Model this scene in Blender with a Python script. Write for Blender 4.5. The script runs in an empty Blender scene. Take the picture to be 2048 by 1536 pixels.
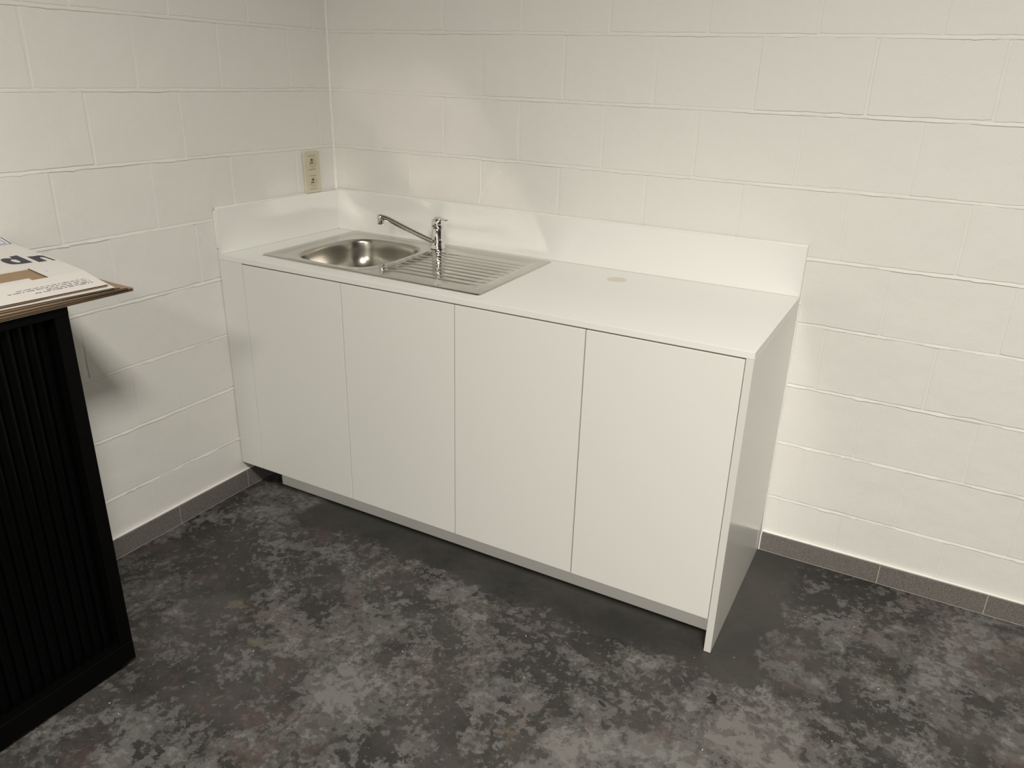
import bpy, math, random
from mathutils import Matrix, Vector
random.seed(7)
C = bpy.context.scene.collection
sc = bpy.context.scene

# ------------------------------------------------------------------ camera, world, lights, exposure
CAM = (2.0961, -2.3704, 1.4853); YAW = .4773; PITCH = -.3791; ROLL = .0346; F = 1537.74; PPX = 29.74; PPY = -7.96
sy, cy, sp, cp = math.sin(YAW), math.cos(YAW), math.sin(PITCH), math.cos(PITCH)
fw = Vector((-sy*cp, cy*cp, sp)); rt = Vector((cy, sy, 0)); up = rt.cross(fw)
r_ = rt*math.cos(ROLL) + up*math.sin(ROLL); u_ = -rt*math.sin(ROLL) + up*math.cos(ROLL)
cd = bpy.data.cameras.new('camera'); cam = bpy.data.objects.new('camera', cd); C.objects.link(cam)
cam.matrix_world = Matrix(((r_.x, u_.x, -fw.x, CAM[0]), (r_.y, u_.y, -fw.y, CAM[1]), (r_.z, u_.z, -fw.z, CAM[2]), (0, 0, 0, 1)))
cd.sensor_width = 36; cd.lens = F*36/2048; cd.shift_x = -PPX/2048; cd.shift_y = PPY/2048
cd.clip_start = .02; sc.camera = cam

ROOM_X, ROOM_Y, ROOM_Z = 7.0, -6.5, 3.2
w = bpy.data.worlds.new('world'); sc.world = w; w.use_nodes = True
w.node_tree.nodes['Background'].inputs[0].default_value = (.9, .95, 1, 1)
w.node_tree.nodes['Background'].inputs[1].default_value = 0.05
def area(loc, sx, sy_, power, col=(1, .955, .87), spread=180, aim=None):
    l = bpy.data.lights.new('ceiling_lamp', 'AREA'); l.shape = 'RECTANGLE'; l.size = sx; l.size_y = sy_; l.energy = power; l.color = col
    l.spread = math.radians(spread)
    o = bpy.data.objects.new('ceiling_lamp', l); C.objects.link(o); o.location = loc
    if aim:
        o.rotation_euler = (Vector(aim)-Vector(loc)).to_track_quat('-Z', 'Y').to_euler()
    return o
LAMPS = [((2.65, -2.6, ROOM_Z-.045), 128), ((2.4, -5.0, ROOM_Z-.045), 112)]
for loc, pw in LAMPS: area(loc, .56, .56, pw, spread=158)
sc.cycles.blur_glossy = 0; sc.cycles.sample_clamp_indirect = 0; sc.cycles.caustics_reflective = True
sc.view_settings.view_transform = 'Standard'; sc.view_settings.look = 'None'
sc.view_settings.gamma = 1; sc.view_settings.exposure = -0.13; sc.view_settings.use_curve_mapping = False

# ------------------------------------------------------------------ materials
def mat(name, col, rough=.5, metal=0, spec=.5, noise=None, bump=None, coat=0):
    """noise=(scale, amount) tints the colour; bump=[(scale, distance, detail)...] gives fine relief"""
    m = bpy.data.materials.new(name); m.use_nodes = True; nt = m.node_tree; b = nt.nodes['Principled BSDF']
    b.inputs['Base Color'].default_value = (*col, 1); b.inputs['Roughness'].default_value = rough
    b.inputs['Metallic'].default_value = metal; b.inputs['Specular IOR Level'].default_value = spec
    b.inputs['Coat Weight'].default_value = coat
    tc = nt.nodes.new('ShaderNodeTexCoord')
    geo = nt.nodes.new('ShaderNodeNewGeometry')
    if noise:
        n = nt.nodes.new('ShaderNodeTexNoise'); n.inputs['Scale'].default_value = noise[0]; n.inputs['Detail'].default_value = 5
        nt.links.new(geo.outputs['Position'], n.inputs['Vector'])
        mx = nt.nodes.new('ShaderNodeMix'); mx.data_type = 'RGBA'
        a = noise[1]
        mx.inputs[6].default_value = (*[c*(1-a) for c in col], 1); mx.inputs[7].default_value = (*[min(1, c*(1+a)) for c in col], 1)
        nt.links.new(n.outputs['Fac'], mx.inputs[0]); nt.links.new(mx.outputs[2], b.inputs['Base Color'])
    last = None
    for (s, dist, det) in (bump or []):
        n = nt.nodes.new('ShaderNodeTexNoise'); n.inputs['Scale'].default_value = s; n.inputs['Detail'].default_value = det
        nt.links.new(geo.outputs['Position'], n.inputs['Vector'])
        bp = nt.nodes.new('ShaderNodeBump'); bp.inputs['Distance'].default_value = dist; bp.inputs['Strength'].default_value = 1
        nt.links.new(n.outputs['Fac'], bp.inputs['Height'])
        if last: nt.links.new(last.outputs[0], bp.inputs['Normal'])
        last = bp
    if last: nt.links.new(last.outputs[0], b.inputs['Normal'])
    return m
PAINT = (.80, .79, .755)
M = {}
M['paint'] = mat('white_masonry_paint', PAINT, .62, spec=.3, noise=(3, .012), bump=[(9, .004, 2), (240, .0005, 3)])
M['caulk'] = mat('white_caulk', (.86, .85, .81), .5)
M['plain'] = mat('room_paint', (.72, .71, .67), .8)
M['plain_d'] = mat('room_paint_grey', (.16, .155, .15), .8)
M['ceil'] = mat('bare_concrete_ceiling', (.36, .35, .33), .9)
M['lam'] = mat('white_laminate', (.80, .80, .76), .36, spec=.4, bump=[(700, .00006, 2)])
M['top'] = mat('white_worktop', (.845, .85, .82), .33, spec=.45, bump=[(900, .00005, 2)])
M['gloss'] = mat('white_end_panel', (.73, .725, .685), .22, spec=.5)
M['plinth'] = mat('plinth_laminate', (.86, .855, .83), .4)
M['dark_in'] = mat('carcass_interior', (.55, .54, .51), .6)
M['gap'] = mat('black_seal', (.015, .014, .013), .8)
M['steel'] = mat('stainless_steel', (.55, .535, .50), .085, 1, noise=(60, .02), bump=[(25, .0001, 2)])
M['bowl'] = mat('satin_steel', (.47, .45, .405), .24, 1)
M['chrome'] = mat('chrome', (.82, .82, .80), .05, 1)
M['rubber'] = mat('black_rubber', (.02, .02, .02), .6)
M['ivory'] = mat('ivory_plastic', (.66, .605, .47), .35)
M['ivory_d'] = mat('ivory_recess', (.56, .51, .39), .45)
M['black'] = mat('black_steel', (.0018, .0018, .0018), .5, spec=.07)
M['slat'] = mat('black_slat_plastic', (.0015, .0015, .0016), .3, spec=.07)
M['hole'] = mat('dark_hole', (.01, .009, .008), .7)
M['ring'] = mat('beige_residue', (.74, .70, .60), .5)
M['chip_w'] = mat('pale_dust', (.75, .72, .65), .5)
M['chip_d'] = mat('dark_chip', (.02, .018, .016), .6)
M['film'] = mat('pale_flake', (.13, .118, .10), .4)
M['white_card'] = mat('white_coated_card', (.76, .73, .70), .55, noise=(14, .03))
M['ink'] = mat('navy_ink', (.012, .012, .035), .5)
M['ink_b'] = mat('blue_ink', (.03, .06, .30), .5)
M['kraft'] = mat('kraft_card', (.34, .235, .14), .8, noise=(60, .12), bump=[(300, .0003, 3)])
M['kraft_e'] = mat('kraft_edge', (.19, .135, .088), .85, noise=(90, .2))  # darker brown for board edges, their shadow put into the colour
M['kraft_d'] = mat('kraft_core', (.13, .092, .062), .9, noise=(260, .5))

def tile_mat():
    m = mat('grey_speckled_tile', (.13, .12, .11), .45); nt = m.node_tree; b = nt.nodes['Principled BSDF']
    geo = nt.nodes.new('ShaderNodeNewGeometry'); n = nt.nodes.new('ShaderNodeTexNoise'); n.inputs['Scale'].default_value = 420; n.inputs['Detail'].default_value = 2
    r = nt.nodes.new('ShaderNodeValToRGB'); r.color_ramp.elements[0].position = .38; r.color_ramp.elements[1].position = .66
    r.color_ramp.elements[0].color = (.10, .092, .086, 1); r.color_ramp.elements[1].color = (.26, .24, .222, 1)
    nt.links.new(geo.outputs['Position'], n.inputs['Vector']); nt.links.new(n.outputs['Fac'], r.inputs[0]); nt.links.new(r.outputs[0], b.inputs['Base Color'])
    return m
M['tile'] = tile_mat()
M['grout'] = mat('light_grout', (.42, .40, .37), .8)

def floor_mat():
    m = bpy.data.materials.new('mottled_concrete'); m.use_nodes = True; nt = m.node_tree; b = nt.nodes['Principled BSDF']
    N = nt.nodes.new; L = nt.links.new
    geo = N('ShaderNodeNewGeometry')
    def noise(scale, det=6, rough=.6, dist=0, off=0, vec=None, lac=2):
        n = N('ShaderNodeTexNoise'); n.inputs['Scale'].default_value = scale; n.inputs['Detail'].default_value = det
        n.inputs['Roughness'].default_value = rough; n.inputs['Distortion'].default_value = dist; n.inputs['Lacunarity'].default_value = lac
        mp = N('ShaderNodeMapping'); mp.inputs['Location'].default_value = (off, off*.7, off*.3)
        L(vec or geo.outputs['Position'], mp.inputs['Vector']); L(mp.outputs[0], n.inputs['Vector']); return n.outputs['Fac']
    def mth(op, a, b_, c=None, clamp=False):
        n = N('ShaderNodeMath'); n.operation = op; n.use_clamp = clamp
        for i, v in enumerate((a, b_, c)):
            if v is None: continue
            if isinstance(v, (int, float)): n.inputs[i].default_value = v
            else: L(v, n.inputs[i])
        return n.outputs[0]
    def sstep(v, lo, hi, a=0, b_=1):
        n = N('ShaderNodeMapRange'); n.interpolation_type = 'SMOOTHSTEP'
        for i, x in zip((1, 2, 3, 4), (lo, hi, a, b_)): n.inputs[i].default_value = x
        L(v, n.inputs[0]); return n.outputs[0]
    def mixc(f, a, b_, mode='MIX'):
        n = N('ShaderNodeMix'); n.data_type = 'RGBA'; n.blend_type = mode
        if isinstance(f, (int, float)): n.inputs[0].default_value = f
        else: L(f, n.inputs[0])
        for i, v in ((6, a), (7, b_)):
            if isinstance(v, tuple): n.inputs[i].default_value = (*v, 1)
            else: L(v, n.inputs[i])
        return n.outputs[2]
    # the polished concrete: crisp-edged pale clumps over dark ones at several sizes
    big = noise(2.1, 4, .55, .2, 3.1)
    mid = noise(9.5, 8, .62, .25, 11.3)
    fine = noise(38, 6, .68, .3, 5.7)
    f0 = mth('MULTIPLY_ADD', fine, .36, mth('MULTIPLY_ADD', mid, .44, mth('MULTIPLY', big, .42)))      # mean about .61
    mask1 = sstep(f0, .592, .618)
    mask2 = sstep(f0, .655, .690)
    x = N('ShaderNodeSeparateXYZ'); L(geo.outputs['Position'], x.inputs[0])
    dark = mixc(sstep(noise(4, 5, .6, 0, 8), .4, .6), (.030, .0295, .0265), (.060, .055, .052))
    light = mixc(sstep(noise(3.2, 5, .6, .3, 21), .4, .62), (.106, .104, .100), (.152, .149, .143))
    hue = sstep(noise(3.1, 4, .6, .4, 44), .50, .60)
    light = mixc(mth('MULTIPLY', hue, .8), light, (.130, .117, .114))
    c = mixc(mth('MULTIPLY', mask1, .72), dark, light)
    c = mixc(mth('MULTIPLY', mask2, .8), c, mixc(hue, (.172, .169, .162), (.172, .158, .151)))
    cluster = sstep(noise(5, 4, .55, .2, 77), .44, .56)
    pits = sstep(noise(62, 5, .62, .25, 31), .50, .555)
    c = mixc(mth('MULTIPLY', mth('MULTIPLY', pits, cluster), .62), c, (.040, .037, .034))
    spots = sstep(noise(24, 6, .6, .3, 91), .54, .58)
    c = mixc(mth('MULTIPLY', spots, .45), c, (.045, .042, .038))
    fleck = sstep(noise(46, 6, .68, .4, 61), .585, .625)
    c = mixc(mth('MULTIPLY', fleck, .5), c, (.165, .158, .148))
    red = sstep(noise(5.2, 8, .68, .4, 131), .57, .64)
    c = mixc(mth('MULTIPLY', red, .42), c, (.085, .058, .050))
    ochre = sstep(noise(7.5, 6, .68, .4, 171), .62, .68)
    c = mixc(mth('MULTIPLY', ochre, .45), c, (.150, .125, .085))
    # dark concrete strip, partly painted-in shadow, along the cabinet foot and its right side
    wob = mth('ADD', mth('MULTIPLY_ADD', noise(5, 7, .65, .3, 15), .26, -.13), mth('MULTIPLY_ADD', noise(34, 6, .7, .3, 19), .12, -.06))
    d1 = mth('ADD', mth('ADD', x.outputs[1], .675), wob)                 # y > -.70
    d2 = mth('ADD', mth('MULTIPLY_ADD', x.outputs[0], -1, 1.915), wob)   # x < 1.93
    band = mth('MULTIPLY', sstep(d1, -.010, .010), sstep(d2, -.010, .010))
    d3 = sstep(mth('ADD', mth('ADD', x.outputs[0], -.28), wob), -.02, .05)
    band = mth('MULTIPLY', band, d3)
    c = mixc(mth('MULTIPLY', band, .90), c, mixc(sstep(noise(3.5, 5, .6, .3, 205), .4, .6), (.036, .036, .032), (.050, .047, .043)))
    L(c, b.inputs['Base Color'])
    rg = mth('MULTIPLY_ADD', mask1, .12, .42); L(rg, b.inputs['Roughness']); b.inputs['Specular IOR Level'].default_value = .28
    bp = N('ShaderNodeBump'); bp.inputs['Distance'].default_value = .0005; L(fine, bp.inputs['Height']); L(bp.outputs[0], b.inputs['Normal'])
    return m
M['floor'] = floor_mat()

# ------------------------------------------------------------------ mesh helpers
class MB:
    def __init__(s): s.v = []; s.f = []
    def add(s, vs, fs):
        o = len(s.v); s.v += [tuple(v) for v in vs]; s.f += [tuple(i+o for i in f) for f in fs]; return s
    def box(s, x0, x1, y0, y1, z0, z1):
        return s.add([(x0, y0, z0), (x1, y0, z0), (x1, y1, z0), (x0, y1, z0), (x0, y0, z1), (x1, y0, z1), (x1, y1, z1), (x0, y1, z1)],
                     [(0, 3, 2, 1), (4, 5, 6, 7), (0, 1, 5, 4), (1, 2, 6, 5), (2, 3, 7, 6), (3, 0, 4, 7)])
    def bbox(s, x0, x1, y0, y1, z0, z1, b=.001):
        """box with all edges chamfered by b"""
        X, Y, Z = (x0, x1), (y0, y1), (z0, z1); V = {}; vs = []
        for i in (0, 1):
            for j in (0, 1):
                for k in (0, 1):
                    sx, sy2, sz = 1-2*i, 1-2*j, 1-2*k
                    for a in range(3):
                        p = [X[i]+sx*b, Y[j]+sy2*b, Z[k]+sz*b]
                        p[a] = (X[i], Y[j], Z[k])[a]
                        V[i, j, k, a] = len(vs); vs.append(tuple(p))
        fs = []
        cen = Vector(((x0+x1)/2, (y0+y1)/2, (z0+z1)/2))
        def face(ids):
            pts = [Vector(vs[i]) for i in ids]; n = (pts[1]-pts[0]).cross(pts[2]-pts[1])
            if n.dot(sum(pts, Vector())/len(pts)-cen) < 0: ids = ids[::-1]
            fs.append(tuple(ids))
        for a in range(3):
            o1, o2 = [q for q in range(3) if q != a]
            for e in (0, 1):
                ids = []
                for p, q in ((0, 0), (1, 0), (1, 1), (0, 1)):
                    k = [0, 0, 0]; k[a] = e; k[o1] = p; k[o2] = q; ids.append(V[k[0], k[1], k[2], a])
                face(ids)
            for p in (0, 1):
                for q in (0, 1):
                    k0 = [0]*3; k1 = [0]*3; k0[o1] = k1[o1] = p; k0[o2] = k1[o2] = q; k1[a] = 1
                    face([V[(*k0, o1)], V[(*k0, o2)], V[(*k1, o2)], V[(*k1, o1)]])
        for i in (0, 1):
            for j in (0, 1):
                for k in (0, 1): face([V[i, j, k, 0], V[i, j, k, 1], V[i, j, k, 2]])
        return s.add(vs, fs)
    def lathe(s, prof, n=32, c=(0, 0, 0), axis='z', cap=True):
        o = len(s.v)
        for r, h in prof:
            for i in range(n):
                a = 2*math.pi*i/n; p = (r*math.cos(a), r*math.sin(a), h)
                if axis == 'x': p = (p[2], p[0], p[1])
                s.v.append((c[0]+p[0], c[1]+p[1], c[2]+p[2]))
        for k in range(len(prof)-1):
            for i in range(n):
                j = (i+1) % n; s.f.append((o+k*n+i, o+k*n+j, o+(k+1)*n+j, o+(k+1)*n+i))
        if cap:
            s.f.append(tuple(o+i for i in range(n))[::-1]); m = o+(len(prof)-1)*n; s.f.append(tuple(m+i for i in range(n)))
        return s
    def tube(s, pts, rad, n=16, flat=1):
        """round tube through pts; rad a number or a list; flat squeezes it vertically"""
        pts = [Vector(p) for p in pts]; o = len(s.v)
        if not isinstance(rad, (list, tuple)): rad = [rad]*len(pts)
        for k, p in enumerate(pts):
            t = (pts[min(k+1, len(pts)-1)]-pts[max(k-1, 0)]).normalized()
            a = t.cross(Vector((0, 0, 1)) if abs(t.z) < .8 else Vector((0, 1, 0)))
            a = a.normalized() if a.length > 1e-4 else Vector((1, 0, 0)); b = a.cross(t).normalized()
            for i in range(n):
                q = 2*math.pi*i/n; s.v.append(tuple(p+a*rad[k]*math.cos(q)+b*rad[k]*flat*math.sin(q)))
        for k in range(len(pts)-1):
            for i in range(n):
                j = (i+1) % n; s.f.append((o+k*n+i, o+k*n+j, o+(k+1)*n+j, o+(k+1)*n+i))
        s.f.append(tuple(o+i for i in range(n))); m = o+(len(pts)-1)*n; s.f.append(tuple(m+i for i in range(n))[::-1])
        return s
    def build(s, name, m, parent=None, smooth=False, fix=True):
        me = bpy.data.meshes.new(name); me.from_pydata(s.v, [], s.f); me.materials.append(m)
        if fix:
            import bmesh
            bm = bmesh.new(); bm.from_mesh(me); bmesh.ops.recalc_face_normals(bm, faces=bm.faces); bm.to_mesh(me); bm.free()
        if smooth:
            me.shade_smooth()
            if smooth != 'all': me.set_sharp_from_angle(angle=math.radians(smooth if smooth is not True else 35))
        me.update()
        o = bpy.data.objects.new(name, me); C.objects.link(o)
        if parent is not None: o.parent = parent; o.matrix_parent_inverse = Matrix.Translation(-Vector(parent.location))
        return o
def catmull(P, n=8):
    P = [Vector(p) for p in P]; out = []
    for i in range(len(P)-1):
        a, b, c, d = P[max(i-1, 0)], P[i], P[i+1], P[min(i+2, len(P)-1)]
        for k in range(n):
            t = k/n; out.append(.5*((2*b)+(c-a)*t+(2*a-5*b+4*c-d)*t*t+(3*b-a-3*c+d)*t**3))
    out.append(P[-1]); return out
def thing(name, label, cat, loc=(0, 0, 0), group=None):
    o = bpy.data.objects.new(name, None); C.objects.link(o); o.location = loc; o.empty_display_size = .05
    o['label'] = label; o['category'] = cat
    if group: o['group'] = group
    return o
def tag(o, label, cat, group=None):
    o['label'] = label; o['category'] = cat
    if group: o['group'] = group
    return o
def struct(o, label=None):
    o['kind'] = 'structure'
    if label: o['label'] = label
    return o
def part(mb, name, m, parent, smooth=False, label=None, fix=True):
    o = mb.build(name, m, parent, smooth, fix)
    if label: o['label'] = label
    return o

# ------------------------------------------------------------------ room shell
COURSE, Z0, L = .2, .0053, .3023
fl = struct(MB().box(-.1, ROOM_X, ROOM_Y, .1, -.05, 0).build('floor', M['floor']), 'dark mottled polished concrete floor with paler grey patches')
cl = struct(MB().box(-.1, ROOM_X, ROOM_Y, .1, ROOM_Z, ROOM_Z+.05).build('ceiling', M['ceil']))
REC = .0026   # how far the painted joints lie behind the faces of the blocks
wb = struct(MB().box(-.1, ROOM_X, REC, .1, 0, ROOM_Z).build('wall_back', M['paint']), 'white painted concrete block wall behind the sink cabinet')
wl = struct(MB().box(-.1, -REC, ROOM_Y, .0, 0, ROOM_Z).build('wall_left', M['paint']), 'white painted concrete block wall beside the black cabinet')
struct(MB().box(ROOM_X, ROOM_X+.1, ROOM_Y, .1, 0, ROOM_Z).build('wall_right', M['plain_d']))
struct(MB().box(-.1, ROOM_X, ROOM_Y-.1, ROOM_Y, 0, ROOM_Z).build('wall_front', M['plain']))

def block_mb(w_, h, seed):
    """one painted block, lying in x-z, face at y=0, wavering arris, sunk back to y=REC+.004"""
    rnd = random.Random(seed); NX, NZ = 14, 5; ring = []
    for i in range(NX): ring.append((w_*i/NX, 0))
    for i in range(NZ): ring.append((w_, h*i/NZ))
    for i in range(NX): ring.append((w_*(1-i/NX), h))
    for i in range(NZ): ring.append((0, h*(1-i/NZ)))
    n = len(ring); jit = [(rnd.uniform(-1, 1)*.0009, rnd.uniform(-1, 1)*.0011+(rnd.uniform(.0010, .0026) if rnd.random() < .13 else 0)) for _ in ring]
    def rr(ins, y, k): return [(min(max(x, ins), w_-ins)+jit[i][0]*k, y, min(max(z, ins), h-ins)+jit[i][1]*k) for i, (x, z) in enumerate(ring)]
    vs = rr(.0000, REC+.004, .6) + rr(.0003, .0010, 1.) + rr(.0016, 0, 1.)
    fs = [tuple(range(2*n, 3*n))]
    for k in (0, 1):
        for i in range(n):
            j = (i+1) % n; fs.append((k*n+i, k*n+j, (k+1)*n+j, (k+1)*n+i))
    return MB().add(vs, fs)
FULL = []
for s in range(10):
    o = block_mb(L-.007, COURSE-.009, s).build('block', M['paint'], None, 30); FULL.append(o.data); bpy.data.objects.remove(o)
def lay(parent, horizontal_to_world, first_even, first_odd, length):
    for k in range(-0, int(ROOM_Z/COURSE)+1):
        zb = Z0+COURSE*(k-1)+.0045 + COURSE; zt = zb+COURSE-.009
        row = k+1                                   # joint k lies under row k+1
        s0 = first_odd if row % 2 else first_even
        h = COURSE-.009
        if zt > ROOM_Z: h = ROOM_Z-zb-.003
        if h < .03: continue
        edges = [0.0] + [s0+L*i for i in range(40) if s0+L*i < length] + [length]
        for a, b in zip(edges[:-1], edges[1:]):
            a0 = a+.0035 if a > 0 else 0.0006
            wd = b-.0035-a0
            if wd < .02: continue
            rnd = random.Random(int(a*1000)+row*7919+len(parent.name))
            if abs(wd-(L-.007)) < 1e-3 and h > COURSE-.01: me = FULL[rnd.randrange(10)]
            else:
                t = block_mb(wd, h, rnd.randrange(999)).build('block', M['paint'], None, 30); me = t.data; bpy.data.objects.remove(t)
            o = bpy.data.objects.new('block', me); C.objects.link(o); o.parent = parent
            out = rnd.uniform(0, .0013); tilt = rnd.uniform(-.0022, .0022); roll = rnd.uniform(-.003, .003)
            T = horizontal_to_world(a0, zb, wd)
            o.matrix_world = T @ Matrix.Translation((0, out+.0004, rnd.uniform(-.0008, .0008))) @ Matrix.Rotation(-rnd.uniform(0, .0065), 4, 'X') @ Matrix.Rotation(roll, 4, 'Y') @ Matrix.Rotation(tilt, 4, 'Z')
def mortar(parent, horizontal_to_world, length):
    """one ragged bed joint per course: recessed under the upper block, slopping over the lower one"""
    for k in range(0, int(ROOM_Z/COURSE)):
        zc = Z0+COURSE*(k+1)
        rnd = random.Random(k*31+len(parent.name)); n = int(length/.011); mb = MB(); a1 = a2 = 0.0; lump = 0
        T = horizontal_to_world(0, 0, 0) if parent is wb else Matrix.Rotation(math.pi/2, 4, 'Z')
        for i in range(n+1):
            a1 = a1*.8+rnd.uniform(-1, 1)*.0006; a2 = a2*.75+rnd.uniform(-1, 1)*.0007
            lump = lump*.5+(rnd.uniform(.0006, .0022) if rnd.random() < .055 else 0)
            xx = length*i/n; xx = xx if parent is wb else -xx
            y0 = REC+.0004; y1 = REC-.0004+a1*.3; y2 = .0004+a2*.6-lump*.5
            for (yy, zz) in ((REC+.003, .0064), (y0, .0050), (y1, .0016+a1*1.6+lump*.6), (y2, -.0036+a2-lump), (.0016, -.0054+a2-lump*1.2), (REC+.003, -.0062+a2-lump)):
                mb.v.append(tuple(T @ Vector((xx, yy, zc+zz))))
        for i in range(n):
            for q in range(5): mb.f.append((i*6+q, i*6+q+1, (i+1)*6+q+1, (i+1)*6+q))
        o = mb.build('mortar_joint', M['paint'], None, 50); o.parent = parent
lay(wb, lambda s, z, wd: Matrix.Translation((s, 0, z)), .0575, .2043, 3.95)
lay(wl, lambda s, z, wd: Matrix.Translation((0, -s-wd, z)) @ Matrix.Rotation(math.pi/2, 4, 'Z'), .206, .073, 3.25)

mortar(wb, lambda s, z, wd: Matrix.Identity(4), 3.95); mortar(wl, None, 3.25)
# ---- grey skirting tiles with light grout
def skirting(name, along, start, joints, end, label):
    """along='x': on the back wall, 'y': on the left wall"""
    T, HT = .009, .0705
    def bx(a, b, z0, z1, t):
        return MB().box(a, b, -t, -.0003, z0, z1) if along == 'x' else MB().box(.0003, t, -b, -a, z0, z1)
    base = bx(start, end, .0, HT-.001, T-.0018).build(name, M['grout']); struct(base, label)
    e = [start]+joints+[end]
    for a, b in zip(e[:-1], e[1:]):
        x0, x1 = a+.0015, b-.0015
        mb = MB().bbox(x0, x1, -T, -.001, .0035, HT, .0006) if along == 'x' else MB().bbox(.001, T, -x1, -x0, .0035, HT, .0006)
        part(mb, 'tile', M['tile'], base)
    return base
skirting('baseboard_back', 'x', 1.790, [2.162, 2.464, 2.766, 3.068, 3.370, 3.672], 3.95, 'grey speckled tile skirting right of the white cabinet')
skirting('baseboard_left', 'y', .012, [.290, .590, .892, 1.194, 1.496, 1.798, 2.1, 2.402, 2.704, 3.0], 3.25, 'grey speckled tile skirting along the left wall')
def bead(name, pts, r, label, parent=None):
    o = MB().tube(pts, r, 8).build(name, M['caulk'], parent, 60)
    if parent is None: struct(o, label)
    return o
bead('trim_1', [(1.788, -.0035, .0735)]+[(1.788+.15*i, -.0035+random.uniform(-.0006, .0006), .0735+random.uniform(-.0006, .0006)) for i in range(1, 15)], .0042, 'white paint bead on top of the right skirting')
bead('trim_2', [(.0035+random.uniform(-.0006, .0006), -.004-.16*i, .0735+random.uniform(-.0006, .0006)) for i in range(0, 20)], .0042, 'white paint bead on top of the left skirting')
bead('trim_3', [(1.7885, -.009, .002), (1.7885, -.010, .03), (1.7885, -.0095, .055), (1.790, -.006, .074), (1.7875, -.002, .12), (1.787, -.001, .45), (1.787, -.001, .87)], .0026, 'white bead sealing the end panel to the wall')

bead('trim_4', [(.0022+random.uniform(-.0004, .0004), -.0022+random.uniform(-.0004, .0004), 1.0425+.06*i) for i in range(0, 36)], .0062, 'white paint filling the corner between the two block walls')
# ------------------------------------------------------------------ ceiling lamps (outside the picture)
for i, (loc, pw) in enumerate(LAMPS):
    t = thing('ceiling_light', ['square ceiling light panel over the right side of the room', 'square ceiling light panel far back in the room'][i], 'light', (loc[0], loc[1], ROOM_Z))
    mb = MB()
    x, y = loc[0], loc[1]; z0, z1 = ROOM_Z-.04, ROOM_Z
    for a in ((x-.31, x+.31, y-.31, y-.292), (x-.31, x+.31, y+.292, y+.31), (x-.31, x-.292, y-.292, y+.292), (x+.292, x+.31, y-.292, y+.292)): mb.box(*a, z0-.012, z1)
    part(mb, 'frame', M['lam'], t)
    part(MB().box(x-.29, x+.29, y-.29, y+.29, ROOM_Z-.03, ROOM_Z-.02), 'diffuser', M['plain'], t)

# ------------------------------------------------------------------ the white sink cabinet
W, D, H, TH = 1.7848, .5991, .8909, .018
XF, X1, X2, X3 = .1048, .5228, .9392, 1.3482
ZD, ZT = .109, H-TH-.0045
EP = .0195
def door(t, a, b, label):
    d = part(MB().bbox(a+.0017, b-.0017, -D, -D+.018, ZD, ZT, .0007), 'door', M['lam'], t)
    return d
def unit(a, b, m, label, group):
    t = thing('base_cabinet', label, 'cabinet', ((a+b)/2, -.3, 0), group)
    mb = MB()
    y0, y1 = -D+.020, -.02
    mb.box(a+.0005, a+.018, y0, y1, ZD, H-TH-.001).box(b-.018, b-.0005, y0, y1, ZD, H-TH-.001)
    mb.box(a+.018, b-.018, y0, y1, ZD, ZD+.018).box(a+.018, b-.018, y1-.008, y1, ZD+.018, H-TH-.001)
    mb.box(a+.018, b-.018, y0, y0+.018, H-TH-.03, H-TH-.001)
    part(mb, 'carcass', M['dark_in'], t)
    door(t, a, m, ''); door(t, m, b, '')
    for sx in (a+.06, b-.06):
        for yy in (-.46, -.08):
            part(MB().lathe([(.022, 0), (.022, .008), (.012, .012), (.012, .095), (.02, .1), (.02, ZD)], 16, (sx, yy, 0)), 'leg', M['rubber'], t, 30)
    return t
unit(XF, X2, X1, 'white two-door base cabinet under the sink, nearer the corner', 'white base cabinets under the worktop')
unit(X2, W-EP, X3, 'white two-door base cabinet beside the tall end panel, right of the sink', 'white base cabinets under the worktop')
tag(MB().bbox(.0015, XF-.0013, -D, -D+.018, ZD, H-TH-.0005, .0006).build('filler_panel', M['lam']), 'narrow white filler panel between the left wall and the first cabinet door', 'panel')
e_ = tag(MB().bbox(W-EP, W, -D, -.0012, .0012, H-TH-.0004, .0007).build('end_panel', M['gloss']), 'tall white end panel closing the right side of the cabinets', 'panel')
tag(MB().bbox(XF, W-EP-.0008, -D+.085, -D+.100, .004, ZD-.0015, .0005).build('plinth', M['plinth']), 'long white plinth board set back under the cabinet doors', 'plinth')

# worktop with the cut-out for the bowl
CX0, CX1, CY0, CY1 = .160, .90, -.515, -.075
mb = MB()
xs = [.0012, CX0, CX1, W]; ys = [-D-.0005, CY0, CY1, -.0012]
def mask_slab(xs, ys, z0, z1, hole):
    mb = MB(); nx, ny = len(xs)-1, len(ys)-1
    idx = {}
    def v(i, j, k):
        if (i, j, k) not in idx: idx[i, j, k] = len(mb.v); mb.v.append((xs[i], ys[j], (z0, z1)[k]))
        return idx[i, j, k]
    ok = lambda i, j: 0 <= i < nx and 0 <= j < ny and (i, j) not in hole
    for i in range(nx):
        for j in range(ny):
            if not ok(i, j): continue
            mb.f.append((v(i, j, 1), v(i+1, j, 1), v(i+1, j+1, 1), v(i, j+1, 1))); mb.f.append((v(i, j, 0), v(i, j+1, 0), v(i+1, j+1, 0), v(i+1, j, 0)))
            for di, dj, a, b in ((-1, 0, (i, j+1), (i, j)), (1, 0, (i+1, j), (i+1, j+1)), (0, -1, (i, j), (i+1, j)), (0, 1, (i+1, j+1), (i, j+1))):
                if not ok(i+di, j+dj): mb.f.append((v(*a, 0), v(*b, 0), v(*b, 1), v(*a, 1)))
    return mb
wt = mask_slab(xs, ys, H-TH, H, {(1, 1)}).build('worktop', M['top'])
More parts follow.
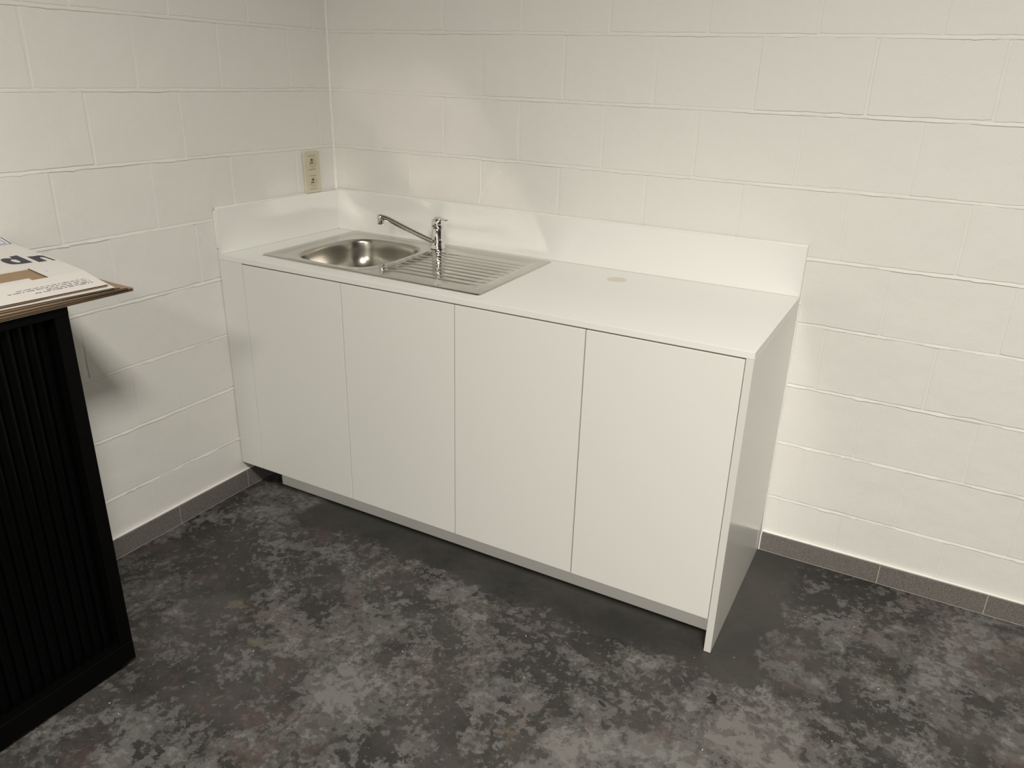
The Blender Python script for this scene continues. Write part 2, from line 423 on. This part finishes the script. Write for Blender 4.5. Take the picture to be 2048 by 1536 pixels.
bv = wt.modifiers.new('bevel', 'BEVEL'); bv.width = .0008; bv.segments = 2; bv.limit_method = 'ANGLE'
tag(wt, 'long white worktop spanning both base cabinets', 'worktop')
S = .1504; TS = .0145
bs = tag(MB().bbox(.0012+TS, W, -TS, -.0012, H+.0003, H+S, .0008).build('backsplash', M['top']), 'long low white upstand along the back wall behind the tap', 'upstand')
bs2 = tag(MB().bbox(.0012, TS+.0006, -D+.001, -.0012, H+.0003, H+S, .0008).build('backsplash', M['top']), 'short low white upstand along the left wall beside the bowl', 'upstand')
bead('caulk_line', [(.002+.0, -.0035, H+S+.0015)]+[(.1*i, -.0035+random.uniform(-.0004, .0004), H+S+.001) for i in range(1, 18)]+[(W-.002, -.0035, H+S+.001)], .0028, '', bs)
bead('caulk_line', [(.0035, -.10-.0, H+S+.001)]+[(.0035+random.uniform(-.0004, .0004), -.18-.084*i, H+S+.001) for i in range(0, 5)]+[(.0035, -D, H+S+.001), (.002, -D-.001, H+S-.01), (.002, -D-.001, H+.02)], .0026, '', bs2)
bead('caulk_line', [(TS+.0015, -TS-.0012, H+.002), (TS+.0015, -TS-.0012, H+S-.002)], .0018, '', bs)
# faint ring left on the worktop
tag(MB().lathe([(.030, 0), (.030, .0009), (.0265, .0011), (.0255, .0004), (0.0001, .0004)], 40, (1.248, -.137, H+.0002)).build('residue_ring', M['ring'], None, 30),
    'small round beige ring mark on the bare worktop right of the sink', 'stain')

# ------------------------------------------------------------------ sink
SC = [(.121, -.529), (.990, -.546), (.972, -.037), (.099, -.020)]   # front-left, front-right, back-right, back-left
SL, SW = .872, .511
def sk(x, y):
    s_, t_ = x/SL, y/SW
    return (SC[0][0]*(1-s_)*(1-t_)+SC[1][0]*s_*(1-t_)+SC[2][0]*s_*t_+SC[3][0]*(1-s_)*t_, SC[0][1]*(1-s_)*(1-t_)+SC[1][1]*s_*(1-t_)+SC[2][1]*s_*t_+SC[3][1]*(1-s_)*t_)
BCX, BCY, BA, BB, BN = .252, .232, .173, .202, 3.5
def ss(a, b, x):
    t = min(max((x-a)/(b-a), 0), 1); return t*t*(3-2*t)
def rrect(x, y, x0, x1, y0, y1, r):
    """signed distance inside a rounded rectangle (positive inside)"""
    qx = max(x0+r-x, x-(x1-r), 0); qy = max(y0+r-y, y-(y1-r), 0)
    if qx > 0 and qy > 0: return r-math.hypot(qx, qy)
    return min(x-x0, x1-x, y-y0, y1-y)
GR = [.085+.0381*i for i in range(9)]
def bowl_g(x, y):
    return (abs((x-BCX)/BA)**BN+abs((y-BCY)/BB)**BN)**(1/BN)
def hgt(x, y):
    z = .0032*ss(-.0005, .0045, rrect(x, y, 0, SL, 0, SW, .014))
    din = rrect(x, y, .030, .838, .019, .478, .03)
    z -= .0016*ss(0, .008, din)
    z -= .0010*ss(.016, .022, din) if x < .45 else 0
    g = bowl_g(x, y)
    z += .0012*(1-ss(1.13, 1.19, g))
    # drainer grooves
    for k, gy in enumerate(GR):
        gx0 = .452 + (.022 if k > 6 else 0) + (.02 if k < 1 else 0) + .0; gx1 = .822 if k not in (0,) else .812
        e = ss(gx0-.010, gx0+.012, x)*(1-ss(gx1-.010, gx1+.008, x))
        z -= .0032*e*math.exp(-((y-gy)/.0038)**2)
    e = ss(.50, .54, x)*(1-ss(.80, .83, x)); z -= .0022*e*math.exp(-((y-.452)/.004)**2)
    return z
sink = thing('kitchen_sink', 'stainless steel inset sink with one bowl and a ribbed drainer', 'sink', (.545, -.28, H))
def pt(x, y, dz=0):
    a, b = sk(x, y); return (a, b, H+.0002+hgt(x, y)+dz)
XB = .452
mb = MB()
# left area: rings morphing from the bowl rim to the rectangle [0,XB]x[0,SW]
NA, NR = 256, 26
def rim(a, k=1.0):
    c_, s_ = math.cos(a), math.sin(a); r = (abs(c_/BA)**BN+abs(s_/BB)**BN)**(-1/BN)*k
    return BCX+r*c_, BCY+r*s_
def rect_pt(a):
    c_, s_ = math.cos(a), math.sin(a); t = 1e9
    if c_ > 1e-9: t = min(t, (XB-BCX)/c_)
    if c_ < -1e-9: t = min(t, -BCX/c_)
    if s_ > 1e-9: t = min(t, (SW-BCY)/s_)
    if s_ < -1e-9: t = min(t, -BCY/s_)
    return BCX+t*c_, BCY+t*s_
angs = sorted([2*math.pi*i/NA for i in range(NA)]+[math.atan2(a-BCY, b-BCX) % (2*math.pi) for a, b in ((0, 0), (0, XB), (SW, 0), (SW, XB))]); NA = len(angs)
for k in range(NR+1):
    f = k/NR
    for a in angs:
        x0, y0 = rim(a); x1, y1 = rect_pt(a); x, y = x0+(x1-x0)*f, y0+(y1-y0)*f
        x_, y_ = x, y
        if x < .014 and y < .014 or x < .014 and y > SW-.014:      # round the outer corners
            cy_ = .014 if y < .1 else SW-.014; dx, dy = x-.014, y-cy_; d = math.hypot(dx, dy)
            if d > .014: x_, y_ = .014+dx/d*.014, cy_+dy/d*.014
        mb.v.append(pt(x_, y_))
for k in range(NR):
    for i in range(NA):
        j = (i+1) % NA; mb.f.append((k*NA+i, k*NA+j, (k+1)*NA+j, (k+1)*NA+i))
# right area: a regular grid
def lin(a, b, n): return [a+(b-a)*i/n for i in range(n+1)]
gx = lin(XB, .50, 16)+lin(.503, .79, 24)+lin(.793, SL-.006, 26)+[SL-.004, SL-.002, SL-.001, SL]; gy = [0, .001, .002, .004]+lin(.006, SW-.006, 250)+[SW-.004, SW-.002, SW-.001, SW]
o0 = len(mb.v)
for x in gx:
    for y in gy:
        x_, y_ = x, y
        if x > SL-.014 and (y < .014 or y > SW-.014):
            cy_ = .014 if y < .1 else SW-.014; dx, dy = x-(SL-.014), y-cy_; d = math.hypot(dx, dy)
            if d > .014: x_, y_ = SL-.014+dx/d*.014, cy_+dy/d*.014
        mb.v.append(pt(x_, y_))
ny = len(gy)
for i in range(len(gx)-1):
    for j in range(ny-1): mb.f.append((o0+i*ny+j, o0+(i+1)*ny+j, o0+(i+1)*ny+j+1, o0+i*ny+j+1))
part(mb, 'drainer_deck', M['steel'], sink, 'all', fix=False)
mb = MB()
prof = [(1.0, 0), (.995, -.0004), (.989, -.002), (.984, -.005), (.980, -.012), (.973, -.035), (.963, -.060), (.948, -.076), (.915, -.092), (.860, -.107), (.785, -.120), (.69, -.130), (.59, -.136), (.42, -.140), (.27, -.1415), (.13, -.142)]
nb = 128
for k, (s_, dz) in enumerate(prof):
    blend = min(1, k/11); 
    for i in range(nb):
        a = 2*math.pi*i/nb; x0, y0 = rim(a, s_)
        ex, ey = BCX+BA*.98*s_*math.cos(a), BCY+BB*.9*s_*math.sin(a)
        x, y = x0*(1-blend*.5)+ex*blend*.5, y0*(1-blend*.5)+ey*blend*.5
        wx, wy = sk(x, y); mb.v.append((wx, wy, H+.0002+(hgt(x, y) if k == 0 else hgt(*rim(a)))+dz))
for k in range(len(prof)-1):
    for i in range(nb):
        j = (i+1) % nb; mb.f.append((k*nb+i, (k+1)*nb+i, (k+1)*nb+j, k*nb+j))
part(mb, 'bowl', M['bowl'], sink, 'all', fix=False)
bc = sk(BCX, BCY)
part(MB().lathe([(.045, .0), (.043, .002), (.036, .002), (.030, -.004), (.010, -.004), (.008, -.001), (.001, -.001)], 32, (bc[0], bc[1], H-.1405)), 'drain_strainer', M['chrome'], sink, 30)
mb = MB()
for a in range(12):
    q = a*math.pi/6; mb.lathe([(.0022, 0), (.0022, .0008)], 8, (bc[0]+.022*math.cos(q), bc[1]+.022*math.sin(q), H-.1445))
part(mb, 'drain_hole', M['hole'], sink)['kind'] = 'stuff'

# ------------------------------------------------------------------ tap
FX, FY = .541, -.093; FZ = H+.0022
tap = thing('mixer_tap', 'chrome single-lever mixer tap with a long low spout', 'tap', (FX, FY, FZ))
part(MB().lathe([(.0268, 0), (.0268, .003), (.0252, .006), (.0238, .012), (.0226, .022)], 40, (FX, FY, FZ)), 'base_ring', M['chrome'], tap, 40)
part(MB().lathe([(.0226, .020), (.0226, .070), (.0219, .071), (.0219, .0725), (.0226, .0735), (.0226, .082)], 40, (FX, FY, FZ)), 'body', M['chrome'], tap, 40)
# lever cap: a slanting dome that runs out into a flat handle
mb = MB(); ld = Vector((.93, -.36, 0)).normalized(); lp = Vector((-ld.y, ld.x, 0))
mb.lathe([(.0228, .0825), (.0230, .088), (.0222, .096), (.0190, .103), (.013, .1075), (.005, .1095), (.0005, .110)], 40, (FX, FY, FZ))
cap = part(mb, 'lever_cap', M['chrome'], tap, 60)
mb = MB(); pr = [(-.004, .0125, .1065, .0060), (.010, .0120, .1085, .0055), (.022, .0105, .1085, .0045), (.034, .0088, .1075, .0036), (.044, .0080, .1070, .0032), (.052, .0078, .1072, .0032), (.056, .0060, .1078, .0028), (.058, .003, .1080, .0020)]
n = 16
for (d_, hw, z_, ht) in pr:
    for i in range(n):
        q = 2*math.pi*i/n; cc = math.copysign(abs(math.cos(q))**.7, math.cos(q)); s2 = math.copysign(abs(math.sin(q))**.7, math.sin(q))
        p = Vector((FX, FY, FZ+z_))+ld*d_+lp*(hw*cc)+Vector((0, 0, ht*s2)); mb.v.append(tuple(p))
for k in range(len(pr)-1):
    for i in range(n):
        j = (i+1) % n; mb.f.append((k*n+i, k*n+j, (k+1)*n+j, (k+1)*n+i))
mb.f.append(tuple(range(n))[::-1]); mb.f.append(tuple((len(pr)-1)*n+i for i in range(n)))
part(mb, 'lever', M['chrome'], tap, 60)
EX, EY = .336, -.156
def spt(f, z): return (FX+(EX-FX)*f, FY+(EY-FY)*f, FZ+z)
P = catmull([spt(.03, .021), spt(.12, .026), spt(.35, .045), spt(.60, .067), spt(.78, .084), spt(.90, .0935), spt(.985, .0965), spt(1.04, .0955)], 6)
part(MB().tube(P, [.0094+.0010*(i/(len(P)-1)) for i in range(len(P))], 20), 'spout', M['chrome'], tap, 60)
a_ = spt(1.0, 0)
part(MB().lathe([(.0125, .072), (.0130, .074), (.0130, .094), (.0118, .1015), (.0080, .1065), (.001, .108)], 28, (a_[0], a_[1], FZ)), 'aerator', M['chrome'], tap, 40)

# ------------------------------------------------------------------ double socket on the left wall
so = thing('double_socket', 'ivory double power socket standing on the left upstand by the corner', 'socket', (0, -.133, H+S))
SY0, SY1, SZ0, SZ1 = -.1735, -.0925, H+S+.0008, H+S+.1515
def rr_prism(y0, y1, z0, z1, r, levels):
    """rounded rectangle in y-z, levels = [(x, inset)...]"""
    mb = MB(); n = 6; outl = []
    for (cy_, cz, a0) in ((y1-r, z1-r, 0), (y0+r, z1-r, 90), (y0+r, z0+r, 180), (y1-r, z0+r, 270)):
        for i in range(n+1): a = math.radians(a0+90*i/n); outl.append((cy_, cz, math.cos(a), math.sin(a)))
    m_ = len(outl)
    for x, ins in levels:
        for (a, b, c_, s_) in outl: mb.v.append((x, a+(r-ins)*c_, b+(r-ins)*s_))
    for k in range(len(levels)-1):
        for i in range(m_):
            j = (i+1) % m_; mb.f.append((k*m_+i, k*m_+j, (k+1)*m_+j, (k+1)*m_+i))
    mb.f.append(tuple(range(m_))[::-1]); mb.f.append(tuple((len(levels)-1)*m_+i for i in range(m_)))
    return mb
part(rr_prism(SY0, SY1, SZ0, SZ1, .006, [(.0002, 0), (.0075, 0), (.0095, .002)]), 'cover_plate', M['ivory'], so, 30)
scy = (SY0+SY1)/2
for zc in (H+S+.186-.0755, H+S+.0395):
    ins = part(rr_prism(scy-.0225, scy+.0225, zc-.0225, zc+.0225, .002, [(.0090, 0), (.0102, 0), (.0105, .0005)]), 'socket_insert', M['ivory'], so, 30)
    part(MB().lathe([(.0205, .0105), (.0200, .0118), (.0192, .0118), (.0186, .0107)], 36, (0, scy, zc), 'x', cap=False), 'socket_rim', M['ivory'], ins, 40)
    part(MB().lathe([(.0186, .0106), (.0001, .0106)], 36, (0, scy, zc), 'x', cap=False), 'socket_recess', M['ivory_d'], ins)
    part(MB().lathe([(.0026, .0107), (.0026, .0112), (.0001, .0112)], 14, (0, scy-.0095, zc), 'x'), 'pin_hole', M['hole'], ins)
    part(MB().lathe([(.0026, .0107), (.0026, .0112), (.0001, .0112)], 14, (0, scy-.0015, zc), 'x'), 'pin_hole', M['hole'], ins)
    part(MB().lathe([(.0028, .0107), (.0028, .0155), (.0018, .0165), (.0003, .0167)], 14, (0, scy-.006, zc+.0105), 'x'), 'earth_pin', M['chip_d'], ins, 30)
    for dz in (-.0245, .0245):
        part(MB().box(.0094, .0098, scy-.021, scy+.016, zc+dz-.0005, zc+dz+.0005), 'seam', M['hole'], so)

# ------------------------------------------------------------------ black tambour cabinet
BX, BY, BY2, BZ = .462, -1.407, -2.61, .983
tb = thing('tambour_cabinet', 'black metal tambour-door cabinet against the left wall', 'cabinet', (.24, -2.0, 0))
mb = MB()
mb.bbox(.012, BX, BY2, BY2+.032, .020, BZ-.022, .001)
mb.bbox(.012, BX, BY-.032, BY, .020, BZ-.022, .001)
mb.box(.012, .024, BY2+.032, BY-.032, .020, BZ-.022)
part(mb, 'body', M['black'], tb)
part(MB().bbox(.012, BX+.001, BY2, BY, BZ-.0215, BZ, .001), 'top_panel', M['black'], tb)
part(MB().bbox(.024, BX+.0015, BY2-.0005+.001, BY-.0005, .0195, .076, .001), 'bottom_rail', M['black'], tb)
for (x, y) in ((.425, BY-.022), (.425, BY2+.03), (.05, BY-.022), (.05, BY2+.03)):
    part(MB().lathe([(.020, 0), (.020, .008), (.010, .011), (.010, .0195)], 18, (x, y, 0)), 'foot', M['rubber'], tb, 30)
part(MB().bbox(BX-.040, BX-.036, BY2+.032, BY-.032, .076, BZ-.024, .0005), 'door_backing', M['black'], tb)
PIT = .0255; yy = BY-.034; slat = None
while yy-PIT > BY2+.035:
    if slat is None:
        prf = [(0.0008, BX-.0355), (.0015, BX-.0295), (.0045, BX-.026), (.010, BX-.0245), (.0175, BX-.0245), (.0215, BX-.026), (.0242, BX-.0295), (.0247, BX-.0355)]
        mb = MB(); z0, z1 = .078, BZ-.026; m_ = len(prf)
        for z in (z0, z1):
            for a, x in prf: mb.v.append((x, -a, z))
        for i in range(m_):
            j = (i+1) % m_; mb.f.append((i, j, m_+j, m_+i))
        mb.f.append(tuple(range(m_))); mb.f.append(tuple(m_+i for i in range(m_)))
        o = mb.build('slat', M['slat'], None, 40); slat = o.data
    else:
        o = bpy.data.objects.new('slat', slat); C.objects.link(o)
    o.parent = tb; o.matrix_world = Matrix.Translation((0, yy, 0))
    o.matrix_parent_inverse = Matrix.Translation(-Vector(tb.location)); o.location = (0, yy, 0)
    yy -= PIT

# ------------------------------------------------------------------ flattened cardboard boxes on top of it
O = Vector((.472, -1.312, 0)); U = Vector((-.08, -1, 0)).normalized(); V = Vector((-1, .08, 0)).normalized()
PV = [(0, 0), (.05, .009), (.09, .017), (.175, .024), (.205, .0262), (.32, .032), (.41, .037), (.46, .047)]
def prof_z(v, k):
    for (a, za), (b, zb) in zip(PV[:-1], PV[1:]):
        if v <= b: return k*(za+(zb-za)*max(0, (v-a))/(b-a))
    return k*PV[-1][1]
class Sheet:
    def __init__(s, o, ud, z, k, v1=.455, u1=.72):
        s.o = Vector((*o, 0)); s.U = Vector((*ud, 0)).normalized(); s.V = Vector((s.U.y, -s.U.x, 0)); s.z = z; s.k = k; s.v1 = v1; s.u1 = u1
    def p(s, u, v, dz=0): q = s.o+s.U*u+s.V*v; return (q.x, q.y, s.z+prof_z(v, s.k)+dz)
    def slab(s, us, vs, z0, z1, hole=()):
        m0 = mask_slab(us, vs, z0, z1, set(hole)); m0.v = [s.p(a, b, c) for a, b, c in m0.v]; return m0
    def wavy(s, z0, z1, u0=.0, depth=.06):
        """fluted middle layer seen at the cut edges"""
        mb = MB(); n = int((s.u1-u0)/.0034)
        for i in range(n+1):
            u = u0+(s.u1-u0)*i/n; z = (z0, z1)[i % 2]
            for v in (.0008, depth):
                mb.v.append(s.p(u, v, z)); mb.v.append(s.p(u, v, z-.0005))
        for i in range(n):
            a, b = i*4, i*4+4
            mb.f += [(a, b, b+2, a+2), (a+1, a+3, b+3, b+1), (a, a+1, b+1, b)]
        return mb
VS = sorted(set(lin(0, .455, 18)+[.0, .203, .2065]))
def stack_box(name, sh, layers, label, group, top_mat, vs=None):
    """layers of corrugated board from the top (sh.z) downwards; each = liner + fluting + liner"""
    t = thing(name, label, 'cardboard', tuple(sh.p(.3, .2, -.003)), group)
    vs = vs or lin(0, sh.v1, 16); z = 0
    for i in range(layers):
        part(sh.slab([0, sh.u1], vs, z-.0006, z), 'liner', top_mat if i == 0 else M['kraft_e'], t)
        part(sh.wavy(z-.0030, z-.0006), 'fluting', M['kraft_d'], t)
        part(sh.slab([.0015, sh.u1], [.003]+vs[1:], z-.0030, z-.0008), 'core', M['kraft_d'], t)
        z -= .0036
    part(sh.slab([0, sh.u1], vs, z, z+.0006), 'liner', M['kraft_e'], t)
    return t
G = 'flattened boxes piled on the black cabinet'
# topmost: white printed box; its upper wall has the hand hole
s1 = Sheet((.472, -1.312), (-.08, -1), 1.012, 1.0)
t1 = thing('flattened_box', 'white printed flattened box with a hand hole, topmost on the black cabinet', 'cardboard', s1.p(.3, .2, -.003), G)
us = [0, .0795, .1145, .185, .72]; vs = [0, .03, .06, .0897, .106, .14, .1752]
part(s1.slab(us, vs, -.0007, 0, {(1, 3), (1, 4), (1, 5), (2, 4), (2, 5)}), 'printed_flap', M['white_card'], t1, label='white flap with a cut-out hand hole')
part(s1.slab([u if u in (0, .72) else u+(.0006 if u == .0795 else -.0006) for u in us], [.0025]+vs[1:], -.0032, -.0007, {(1, 3), (1, 4), (1, 5), (2, 4), (2, 5)}), 'core', M['kraft_d'], t1)
part(s1.slab([0, .72], [.1768, .205, .24, .28, .32, .36, .41, .44, .455], -.0036, 0), 'printed_panel', M['white_card'], t1, label='white wall printed with dark letters')
part(s1.wavy(-.0032, -.0007), 'fluting', M['kraft_d'], t1)
part(s1.slab([0, .72], vs+[.24, .28, .32, .36, .41, .455], -.0042, -.0036), 'liner', M['kraft'], t1, label='brown inner face seen through the hand hole')
part(s1.slab([.001, .72], [.003, .04, .08, .12, .17, .22, .28, .34, .41, .45], -.0066, -.0042), 'core', M['kraft_d'], t1)
part(s1.slab([0, .72], lin(0, .455, 12), -.0072, -.0066), 'liner', M['kraft_e'], t1)
# flat print, a fifth of a millimetre thick, following the board
def pr_poly(parent, name, pts, m, tris=None):
    """pts: outline in (u, v) on the sheet"""
    mb = MB(); n = len(pts)
    for h in (0.00005, .00022): mb.v += [s1.p(a, b, h) for a, b in pts]
    mb.f.append(tuple(range(n, 2*n)))
    for i in range(n):
        j = (i+1) % n; mb.f.append((i, j, n+j, n+i))
    return part(mb, name, m, parent)
LET = []   # filled below
LD = [[.0639, .2899], [.0464, .2928], [.05, .2128], [.0678, .2145], [.073, .2151], [.0875, .222], [.093, .2347], [.094, .2554], [.0909, .2727], [.0834, .2822], [.0739, .2802], [.0663, .2727]]
LH = [[.0753, .2611], [.0694, .2632], [.0653, .2563], [.0661, .2349], [.0711, .2293], [.0758, .2335], [.078, .2473]]
LN = [[.0363, .2661], [.0221, .2620], [.0127, .2625], [.0055, .2551], [.0047, .1982], [.0098, .2017], [.0106, .2377], [.0155, .2457], [.0207, .2381], [.0216, .2049], [.0394, .2065]]
def catclosed(L, n=4):
    P = [Vector((a, b, 0)) for a, b in L]; m_ = len(P); out = []
    for i in range(m_):
        a, b, c, d = P[i-1], P[i], P[(i+1) % m_], P[(i+2) % m_]
        for k in range(n):
            t = k/n; q = .5*((2*b)+(c-a)*t+(2*a-5*b+4*c-d)*t*t+(3*b-a-3*c+d)*t**3); out.append((q.x, q.y))
    return out
def letter(name, outer, hole=None):
    """flat printed letter as a triangulated fill that follows the curve of the board"""
    import bmesh
    from mathutils.geometry import delaunay_2d_cdt
    vs_, es = [], []
    for loop in (outer, hole or []):
        o = len(vs_); n = len(loop)
        for i in range(n):
            a, b = loop[i], loop[(i+1) % n]
            for k in range(3): vs_.append(Vector((a[0]+(b[0]-a[0])*k/3, a[1]+(b[1]-a[1])*k/3)))
        es += [(o+i, o+(i+1) % (3*n)) for i in range(3*n)]
    res = delaunay_2d_cdt(vs_, es, [], 0, 1e-7)
    def inside(p, loop):
        c = False; n = len(loop)
        for i in range(n):
            (x0, y0), (x1, y1) = loop[i], loop[(i+1) % n]
            if (y0 > p[1]) != (y1 > p[1]) and p[0] < (x1-x0)*(p[1]-y0)/(y1-y0)+x0: c = not c
        return c
    mb = MB(); V2, F2 = res[0], res[2]; n = len(V2)
    mb.v = [s1.p(v.x, v.y, .00005) for v in V2]+[s1.p(v.x, v.y, .0003) for v in V2]
    for f in F2:
        c = sum((V2[i] for i in f), Vector((0, 0)))/len(f)
        if inside(c, outer) and not (hole and inside(c, hole)): mb.f += [tuple(n+i for i in f), tuple(f)[::-1]]
    return part(mb, name, M['ink'], t1)
seg = catclosed(LD)
letter('printed_letter', LD[0:4]+seg[4*4:11*4]+[LD[11]], catclosed(LH))
letter('printed_letter', LN)
def strip(mb, u0, u1, v0, v1, n=6):
    vv = lin(v0, v1, n)
    m0 = mask_slab([u0, u1], vv, .00005, .0003, set()); mb.add([s1.p(a, b, c) for a, b, c in m0.v], m0.f)
mb = MB()
strip(mb, .002, .0045, .403, .452); strip(mb, .0045, .09, .403, .4055); strip(mb, .0045, .09, .4495, .452)
strip(mb, .0115, .0128, .412, .445); strip(mb, .0128, .09, .412, .4133)
part(mb, 'printed_frame', M['ink_b'], t1)
rnd = random.Random(5)
for (v0, ua, ub) in ((.0489, .0205, .171), (.0405, .0200, .190), (.0315, .0240, .115), (.0243, .0235, .144)):
    mb = MB(); u = ua
    strip(mb, u-.0035 if v0 < .035 else u-.001, u, v0-.0011, v0+.0011, 1); u += .004
    while u < ub:
        for _ in range(rnd.randint(3, 11)):
            w_ = rnd.choice((.0007, .0011, .0011, .0015)); strip(mb, u, u+w_, v0-.0011-(.0006 if rnd.random() < .2 else 0), v0+.0009+(.0007 if rnd.random() < .3 else 0), 1); u += w_+.0004
            if u > ub: break
        u += .0032
    o = part(mb, 'small_print', M['ink'], t1); o['kind'] = 'stuff'
mb = MB(); strip(mb, .0605, .0625, .1316, .1336, 1); part(mb, 'printed_dot', M['ink'], t1)
# boxes below
s2 = Sheet((.483, -1.304), (-.10, -1), 1.0045, .72, .46)
stack_box('flattened_box', s2, 1, 'flattened box with a thin white edge, second from the top of the pile', G, M['white_card'])
s3 = Sheet((.480, -1.288), (-.07, -1), 1.0005, .34, .46)
stack_box('flattened_box', s3, 1, 'plain brown flattened box in the middle of the pile, just under the white-edged one', G, M['kraft'])
s4 = Sheet((.481, -1.270), (-.04, -1), .9965, .16, .46)
stack_box('flattened_box', s4, 1, 'plain brown flattened box just above the lowest one of the pile', G, M['kraft'])
s5 = Sheet((.477, -1.254), (-.015, -1), .9915, .0, .45)
stack_box('flattened_box', s5, 2, 'brown flattened box at the bottom of the pile, its corner sticking out furthest', G, M['kraft'])

# ------------------------------------------------------------------ bits on the floor
def at_floor(px, py):
    d = fw + r_*((px-1024-PPX)/F) - u_*((py-768-PPY)/F); s_ = -CAM[2]/d.z
    return CAM[0]+d.x*s_, CAM[1]+d.y*s_
mb = MB(); rnd = random.Random(3)
spots = [(507, 1302), (219, 1406), (237, 1427), (740, 1472), (1220, 1180), (627, 1176), (889, 1142), (1052, 1272), (805, 1303), (550, 1166), (1708, 1254), (1768, 1301), (1784, 1370), (1757, 1378), (1904, 1422), (1862, 1427), (1664, 1482), (2018, 1478), (680, 1275), (890, 1143), (354, 1445), (366, 1374), (815, 1410), (870, 1415), (1048, 1355), (1335, 1432), (1385, 1462), (1755, 1326), (1780, 1339), (635, 1262), (1610, 1233), (1645, 1212), (1570, 1248), (760, 1366)]
spots += [(rnd.uniform(300, 2040), rnd.uniform(1300, 1530)) for _ in range(14)]
for (px, py) in spots:
    x, y = at_floor(px, py)
    if x < .5 and y < -1.39: continue
    s_ = rnd.uniform(.0006, .0015); a = rnd.uniform(0, 3.14); l_ = s_*rnd.uniform(1, 2.2); ca, sa = math.cos(a), math.sin(a); h = s_*.6
    q = [(x+ca*l_*i-sa*s_*j, y+sa*l_*i+ca*s_*j) for i, j in ((-1, -.6), (.3, -1), (1, .2), (-.2, 1))]
    mb.add([(*p, .0002) for p in q]+[(x, y, h)], [(3, 2, 1, 0), (0, 1, 4), (1, 2, 4), (2, 3, 4), (3, 0, 4)])
o = mb.build('floor_dust', M['chip_w']); tag(o, 'tiny pale crumbs scattered over the dark concrete floor', 'dust'); o['kind'] = 'stuff'
def flake(name, pxs, h, m, label, cat):
    pts = [at_floor(*p) for p in pxs]; n = len(pts); mb = MB()
    mb.v = [(x, y, .0002) for x, y in pts]+[(x, y, h*(1+.5*math.sin(i*2.1))) for i, (x, y) in enumerate(pts)]
    mb.f = [tuple(range(n))[::-1], tuple(range(n, 2*n))]+[(i, (i+1) % n, n+(i+1) % n, n+i) for i in range(n)]
    return tag(mb.build(name, m), label, cat)
flake('splinter', [(1196, 1402), (1199, 1401), (1206, 1405), (1212, 1412), (1207, 1411), (1200, 1408)], .0015, M['chip_d'], 'dark splinter lying on a pale patch of floor in front of the cabinets', 'splinter')
flake('film_scrap', [(1824, 1326), (1836, 1321), (1848, 1319), (1862, 1325), (1846, 1327), (1832, 1328)], .0010, M['film'], 'crumpled pale scrap of film on the dark floor right of the cabinets', 'scrap')
flake('paint_chip', [(1412, 1396), (1420, 1392), (1424, 1384), (1434, 1394), (1433, 1403), (1432, 1413), (1428, 1407), (1414, 1406), (1426, 1402), (1420, 1400)], .0007, M['chip_d'], 'black jagged paint chip on the floor in front of the end panel', 'chip')
